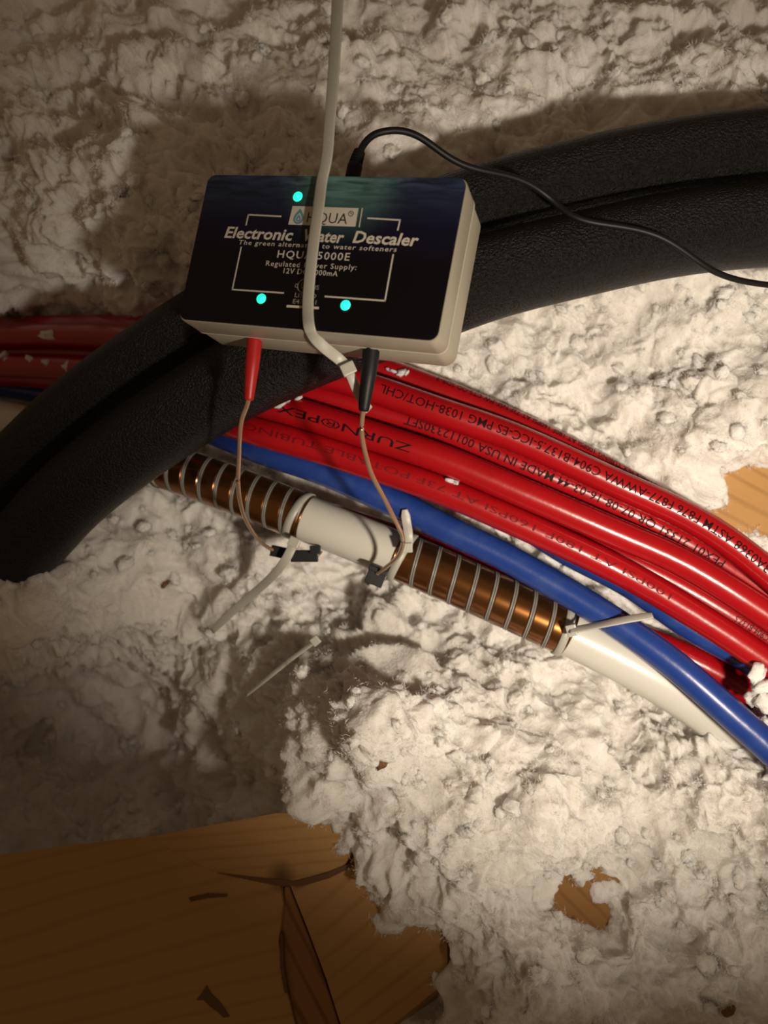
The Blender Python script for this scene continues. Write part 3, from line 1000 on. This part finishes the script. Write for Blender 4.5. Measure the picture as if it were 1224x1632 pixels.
def ground_fn():
    K = np.array(CTRL)
    X = K[:, :2]/1000
    y = 1/K[:, 2]
    n = len(X)
    r = np.linalg.norm(X[:, None]-X[None], axis=2)
    Phi = np.where(r > 0, r*r*np.log(r+1e-12), 0) + 0.002*np.eye(n)
    Q = np.c_[np.ones(n), X]
    A = np.block([[Phi, Q], [Q.T, np.zeros((3, 3))]])
    w = np.linalg.solve(A, np.r_[y, 0, 0, 0])
    def g(px, py):
        q = np.stack([np.ravel(px), np.ravel(py)], 1)/1000
        out = np.zeros(len(q))
        for a in range(0, len(q), 60000):
            d = np.linalg.norm(q[a:a+60000, None]-X[None], axis=2)
            out[a:a+60000] = np.where(d > 0, d*d*np.log(d+1e-12), 0) @ w[:n] + w[n] + q[a:a+60000] @ w[n+1:]
        return 1/out.reshape(np.shape(px))
    return g
ground = ground_fn()

def PP(px, py, z):
    l = np.stack([(px-612)/F*z, -(py-816)/F*z, -z], -1)
    return CLn + l @ CRn.T

def wool_height(q, nrm):
    """Displaced positions of points q on the smooth drift: billows, nodules and crumbs at several sizes."""
    wq = q + 0.007*np.stack([vnoise(q/0.018, 40+k) for k in range(3)], 1)
    wq += 0.0022*np.stack([vnoise(q/0.0055, 50+k) for k in range(3)], 1)
    big = vnoise(q/0.050, 1)
    mid = vnoise(q/0.022, 2)
    l1 = lump(wq/0.020, 3)
    l2 = lump(wq/0.0090, 4)
    r1 = ridge(wq/0.0080, 7)
    r2 = ridge(wq/0.0040, 8)
    r3 = ridge(wq/0.0020, 6)
    rough = np.clip(0.85 + 1.2*vnoise(q/0.06, 9), 0.30, 1.5)       # some places fluffier, some smoother
    h = 0.0105*big + 0.0100*mid + 0.0150*(l1-0.75) + rough*(0.0105*(l2-0.75) + 0.0026*(r1-0.5) + 0.0016*(r2-0.5) + 0.0006*(r3-0.5))
    gap = np.clip(-vnoise(q/0.028, 12) - 0.45, 0, 1)
    h = h - 0.030*gap
    side = 0.0026*np.stack([vnoise(q/0.010, 60+k) for k in range(3)], 1) + 0.0009*np.stack([vnoise(q/0.0035, 65+k) for k in range(3)], 1)
    return q + nrm*h[:, None] + side

step = 2.8
gx = np.arange(-270, 1500, step)
gy = np.arange(-270, 1905, step)
GX, GY = np.meshgrid(gx, gy)
GZ = ground(GX, GY)
base = PP(GX, GY, GZ)
du = np.gradient(base, axis=1)
dv = np.gradient(base, axis=0)
nr = np.cross(dv, du)
nr /= np.linalg.norm(nr, axis=2)[..., None]
q = base.reshape(-1, 3)
nf = nr.reshape(-1, 3)
disp = wool_height(q, nf)

# keep the drift from swallowing the tubes: push it back where it would rise inside one
TS = np.array(TUBE_SAMPLES)
def clear_of_tubes(pts, margin):
    """Signed clearance of points to the nearest tube (negative inside)."""
    out = np.full(len(pts), 1.0)
    idx = np.arange(len(pts))
    for t in TS:
        d2 = ((pts - t[:3])**2).sum(1)
        m_ = d2 < (t[3]+margin)**2
        if m_.any():
            out[m_] = np.minimum(out[m_], np.sqrt(d2[m_]) - t[3])
    return out

V = [disp.astype(np.float32)]
nyy, nxx = GX.shape
ii = np.arange(nyy*nxx).reshape(nyy, nxx)
quads = np.stack([ii[:-1, :-1], ii[1:, :-1], ii[1:, 1:], ii[:-1, 1:]], -1).reshape(-1, 4)
tri_list = [np.concatenate([quads[:, [0, 1, 2]], quads[:, [0, 2, 3]]])]
off = len(disp)

# loose clumps on the drift
def ico(sub):
    bm = bmesh.new()
    bmesh.ops.create_icosphere(bm, subdivisions=sub, radius=1.0)
    v, f = bm_vf(bm)
    return np.array(v), np.array(f)

def clump_proto(sub, seed):
    v, f = ico(sub)
    w = v + 0.30*np.stack([vnoise(v*1.7+seed*3.1, 70+seed+k*11) for k in range(3)], 1)
    d = 0.50 + 0.42*lump(w*1.25+seed*7.7, 80+seed) + 0.20*ridge(w*2.2+seed*5.3, 90+seed) + 0.14*ridge(w*4.6+seed*2.3, 95+seed)
    v = w * d[:, None] * np.array([1.0, RNG.uniform(.6, 1), RNG.uniform(.55, .95)])
    return v, f
protoL = [clump_proto(4, k) for k in range(7)]
protoS = [clump_proto(3, 20+k) for k in range(9)]

LUMBER = np.array([(-300,1400),(0,1362),(236,1333),(470,1293),(560,1345),(650,1432),(692,1570),(560,1760),(-300,1800)], float)
def in_poly(x, y, poly):
    ins = np.zeros(len(x), bool)
    j = len(poly)-1
    for i in range(len(poly)):
        xi, yi = poly[i]; xj, yj = poly[j]
        ins ^= ((yi > y) != (yj > y)) & (x < (xj-xi)*(y-yi)/(yj-yi+1e-9)+xi)
        j = i
    return ins
HOLES = [LUMBER, np.array([(1120,795),(1138,768),(1165,740),(1300,775),(1300,860),(1190,836),(1140,815)], float),
         np.array([(880,1362),(905,1385),(985,1460),(980,1488),(935,1488),(888,1440)], float)]

# loose clumps lying on the drift
def ico(sub):
    bm = bmesh.new()
    bmesh.ops.create_icosphere(bm, subdivisions=sub, radius=1.0)
    v, f = bm_vf(bm)
    return np.array(v), np.array(f)
def clump_proto(sub, seed):
    v, f = ico(sub)
    w = v + 0.30*np.stack([vnoise(v*1.7+seed*3.1, 70+seed+k*11) for k in range(3)], 1)
    d = 0.50 + 0.42*lump(w*1.25+seed*7.7, 80+seed) + 0.20*ridge(w*2.2+seed*5.3, 90+seed) + 0.14*ridge(w*4.6+seed*2.3, 95+seed)
    return w * d[:, None] * np.array([1.0, RNG.uniform(.6, 1), RNG.uniform(.55, .95)]), f
protoS = [clump_proto(3, 20+k) for k in range(9)]
dg = disp.reshape(nyy, nxx, 3)
def unit(a): return a/np.linalg.norm(a, axis=1)[:, None]
CV, CT, CN, coff = [], [], [], 0
NC = 1500
px = RNG.uniform(-150, 1374, NC); py = RNG.uniform(-150, 1782, NC)
ix = np.clip(((px-gx[0])/step).astype(int), 1, nxx-2); iy = np.clip(((py-gy[0])/step).astype(int), 1, nyy-2)
pos = dg[iy, ix]
r = 0.0022 + 0.0040*RNG.random(NC)**1.8
nn = nr[iy, ix]
pos = pos + nn*(0.25*r)[:, None]
keep = (clear_of_tubes(pos, 0.02) > r*1.05) & (vnoise(pos/0.035, 33) > -0.25)
qx, qy = proj(pos)
for h_ in HOLES: keep &= ~in_poly(qx, qy, h_)
for i in np.nonzero(keep)[0]:
    v, f = protoS[i % 9]
    Q, _ = np.linalg.qr(RNG.normal(size=(3, 3)))
    if np.linalg.det(Q) < 0: Q[:, 0] *= -1
    l = (v*r[i]) @ Q.T
    CV.append(pos[i] + l); CT.append(f + coff); CN.append(unit(l)); coff += len(v)
CV, CT, CN = np.concatenate(CV), np.concatenate(CT), np.concatenate(CN)

# fine fibres: tufts of narrow curled slivers standing out of the wool
NT, PER = 24000, 13
px = RNG.uniform(-70, 1294, NT); py = RNG.uniform(-70, 1702, NT)
ix = np.clip(((px-gx[0])/step).astype(int), 1, nxx-2); iy = np.clip(((py-gy[0])/step).astype(int), 1, nyy-2)
n0 = unit(np.cross(dg[iy+1, ix]-dg[iy-1, ix], dg[iy, ix+1]-dg[iy, ix-1]))
p0 = dg[iy, ix]
keep = clear_of_tubes(p0, 0.012) > 0.005
sel = RNG.choice(len(CV), 9000)
p0, n0 = np.r_[p0[keep], CV[sel]], np.r_[n0[keep], CN[sel]]
NT = len(p0)
td = unit(n0*0.7 + 0.75*RNG.normal(size=(NT, 3)))                  # lie of each tuft
tl = RNG.uniform(0.0015, 0.0048, NT)
ts = RNG.uniform(0.0006, 0.0020, NT)
rep_ = np.repeat(np.arange(NT), PER)
nf_ = len(rep_)
p0 = p0[rep_] + RNG.normal(size=(nf_, 3))*ts[rep_][:, None] - n0[rep_]*0.0006
L = (tl[rep_]*RNG.uniform(0.5, 1.15, nf_))[:, None]
d1 = unit(td[rep_] + 0.45*RNG.normal(size=(nf_, 3)))
d2 = unit(d1 + 0.75*RNG.normal(size=(nf_, 3)))
sd = unit(np.cross(d1, RNG.normal(size=(nf_, 3))))
w = RNG.uniform(0.00006, 0.00018, nf_)[:, None]
b_ = p0 + d1*L*.55
c_ = b_ + d2*L*.45
fv = np.stack([p0-sd*w, p0+sd*w, b_-sd*w*.9, b_+sd*w*.9, c_], 1).reshape(-1, 3)
k5 = (np.arange(nf_)*5)[:, None]
ft = np.concatenate([k5+np.array([[0, 1, 3]]), k5+np.array([[0, 3, 2]]), k5+np.array([[2, 3, 4]])])

def big_mesh(name, V, T, m, mw):
    inv = np.array(mw.inverted())
    V = (V @ inv[:3, :3].T + inv[:3, 3]).astype(np.float32)
    T = T.astype(np.int32)
    me = bpy.data.meshes.new(name)
    me.vertices.add(len(V))
    me.vertices.foreach_set('co', V.ravel())
    me.loops.add(T.size)
    me.loops.foreach_set('vertex_index', T.ravel())
    me.polygons.add(len(T))
    me.polygons.foreach_set('loop_start', np.arange(0, T.size, 3, dtype=np.int32))
    me.polygons.foreach_set('use_smooth', np.ones(len(T), dtype=bool))
    me.materials.append(m)
    me.update(calc_edges=True)
    o = bpy.data.objects.new(name, me)
    COL.objects.link(o)
    return o

mw = frame_at(P(700, 1100, 0.47))
wool = big_mesh('blown_insulation', np.concatenate(V), np.concatenate(tri_list), M['wool'], mw)
wool.matrix_world = mw
tag(wool, 'loose fluffy white blown-in insulation covering the whole attic floor', 'insulation', kind='stuff')
# the drift goes on, coarser, beyond the part near the pipes
ax_, ay_ = np.meshgrid(np.arange(-1000, 2230, 12.0), np.arange(-900, 2500, 12.0))
az_ = np.clip(ground(ax_, ay_), 0.36, 0.80)
inner = (ax_ > -255) & (ax_ < 1485) & (ay_ > -255) & (ay_ < 1890)
ab = PP(ax_, ay_, az_ + np.where(inner, 0.05, 0.0))
an = np.cross(np.gradient(ab, axis=0), np.gradient(ab, axis=1))
an /= np.linalg.norm(an, axis=2)[..., None]
av = wool_height(ab.reshape(-1, 3), an.reshape(-1, 3))
ai = np.arange(ax_.size).reshape(ax_.shape)
aq = np.stack([ai[:-1, :-1], ai[1:, :-1], ai[1:, 1:], ai[:-1, 1:]], -1).reshape(-1, 4)
aq = aq[~inner.ravel()[aq].all(1)]
od = big_mesh('outer_drift', av, np.concatenate([aq[:, [0, 1, 2]], aq[:, [0, 2, 3]]]), M['wool'], mw)
od.parent = wool
od['kind'] = 'stuff'
fz = big_mesh('fiber_fuzz', fv, ft, M['fiber'], mw)
fz.parent = wool
fz['kind'] = 'stuff'
cz = big_mesh('wool_clumps', CV, CT, M['wool'], mw)
cz.parent = wool
cz['kind'] = 'stuff'

# ------------------------------------------------------------------ small tufts lying on the tubes
def tuft(label, parts, m='wool', name='insulation_tuft', cat='insulation'):
    vf = []
    for k, (px, py, z, r, sx, ang) in enumerate(parts):
        if isinstance(z, Path):                       # lies on the tube that is frontmost here
            z = 9.0
            for p_ in (pA, pB, pC, pD, pE):
                x_, y_ = proj(p_.c)
                i_ = int(np.argmin((x_-px)**2 + (y_-py)**2))
                zc = -float(((p_.c[i_]-CLn) @ CRn)[2])
                d_ = min(abs((p_.B[i_] @ C2W((1, 0, 0)))*(px-x_[i_]) - (p_.B[i_] @ C2W((0, 1, 0)))*(py-y_[i_]))*zc/F, RT*1.3)
                if d_ < RT: z = min(z, zc - math.sqrt(RT*RT-d_*d_) - 0.0013)
            if z > 8: z = zc - RT
        v, f = protoS[(k*3 + len(label)) % len(protoS)]
        a = math.radians(ang)
        R = np.array([[math.cos(a), -math.sin(a), 0], [math.sin(a), math.cos(a), 0], [0, 0, 1]])
        l = (v*np.array([sx, 1, .7])*r) @ R.T
        vf.append((P(px, py, z) + l @ CRn.T, f.tolist()))
    o = mesh(name, join(*vf), M[m])
    tag(o, label, cat, 'small insulation tufts caught on the tubes' if m == 'wool' else None)
tuft('ragged white wool tuft on the red tubes just below the box corner', [(640,594,pA,.0022,1.6,20),(628,592,pA,.0014,2.4,-20),(648,594,pA,.0018,1,60),(619,589,pA,.0010,2.0,-35)])
tuft('small white wool tuft on the red tubes beside the large lettering', [(447,645,pC,.0018,2.2,25),(456,640,pC,.0016,1.4,10),(474,636,pC,.0018,1.7,35)])
tuft('single white wool tuft on the dark joint in the middle of the red bundle', [(717,766,pD,.0024,1.5,-15),(726,769,pD,.0018,1.2,10)])
tuft('tan wool flake on the second red tube at far left', [(88,535,pB,.0062,1.7,-5)])
tuft('thin row of wool crumbs along the red tubes at far left, beside the foam', [(52,575,pD,.0042,1.6,-35),(84,582,pD,.0028,3.2,-22),(114,586,pD,.0040,1.5,-10)])
tuft('pinkish wool crumb at the left border of the photo on the red tubes', [(4,570,pD,.0045,1.3,60),(13,575,pD,.0032,1.2,0)])
tuft('large wool clump at the right border spilling over the lower red tube', [(1207,1072,.428,.0042,1.5,70),(1216,1094,.43,.0065,1.1,20),(1205,1112,.437,.0055,1.2,10),(1222,1120,.432,.0060,1,0)])

def on_wool(px, py, lift=0.0):
    i_, j_ = int((py-gy[0])/step), int((px-gx[0])/step)
    x, y = proj(dg[i_-14:i_+15, j_-14:j_+15])
    k = np.argmin((x-px)**2+(y-py)**2)
    w = dg[i_-14:i_+15, j_-14:j_+15].reshape(-1, 3)[k]
    return -float(((w-CLn) @ CRn)[2]) - lift
for label, px, py, r, sx, ang in (('small brown wood chip in a gap of the insulation below the right coil', 609, 1215, .0028, 1.5, 60),
                                  ('tiny dark bark chip in the insulation under the left coil', 262, 932, .0020, 1.6, 50),  # a shaded hole, its dark put in as a small brown lump
                                  ('yellowish brown leaf scrap on the insulation at lower right corner', 1161, 1613, .0026, 1.4, 20)):
    tuft(label, [(px, py, on_wool(px, py, .001), r, sx, ang), (px+6, py-5, on_wool(px, py, .001), r*.6, 1.3, ang+40)], 'chip', 'chip_or_hole', 'wood chip')
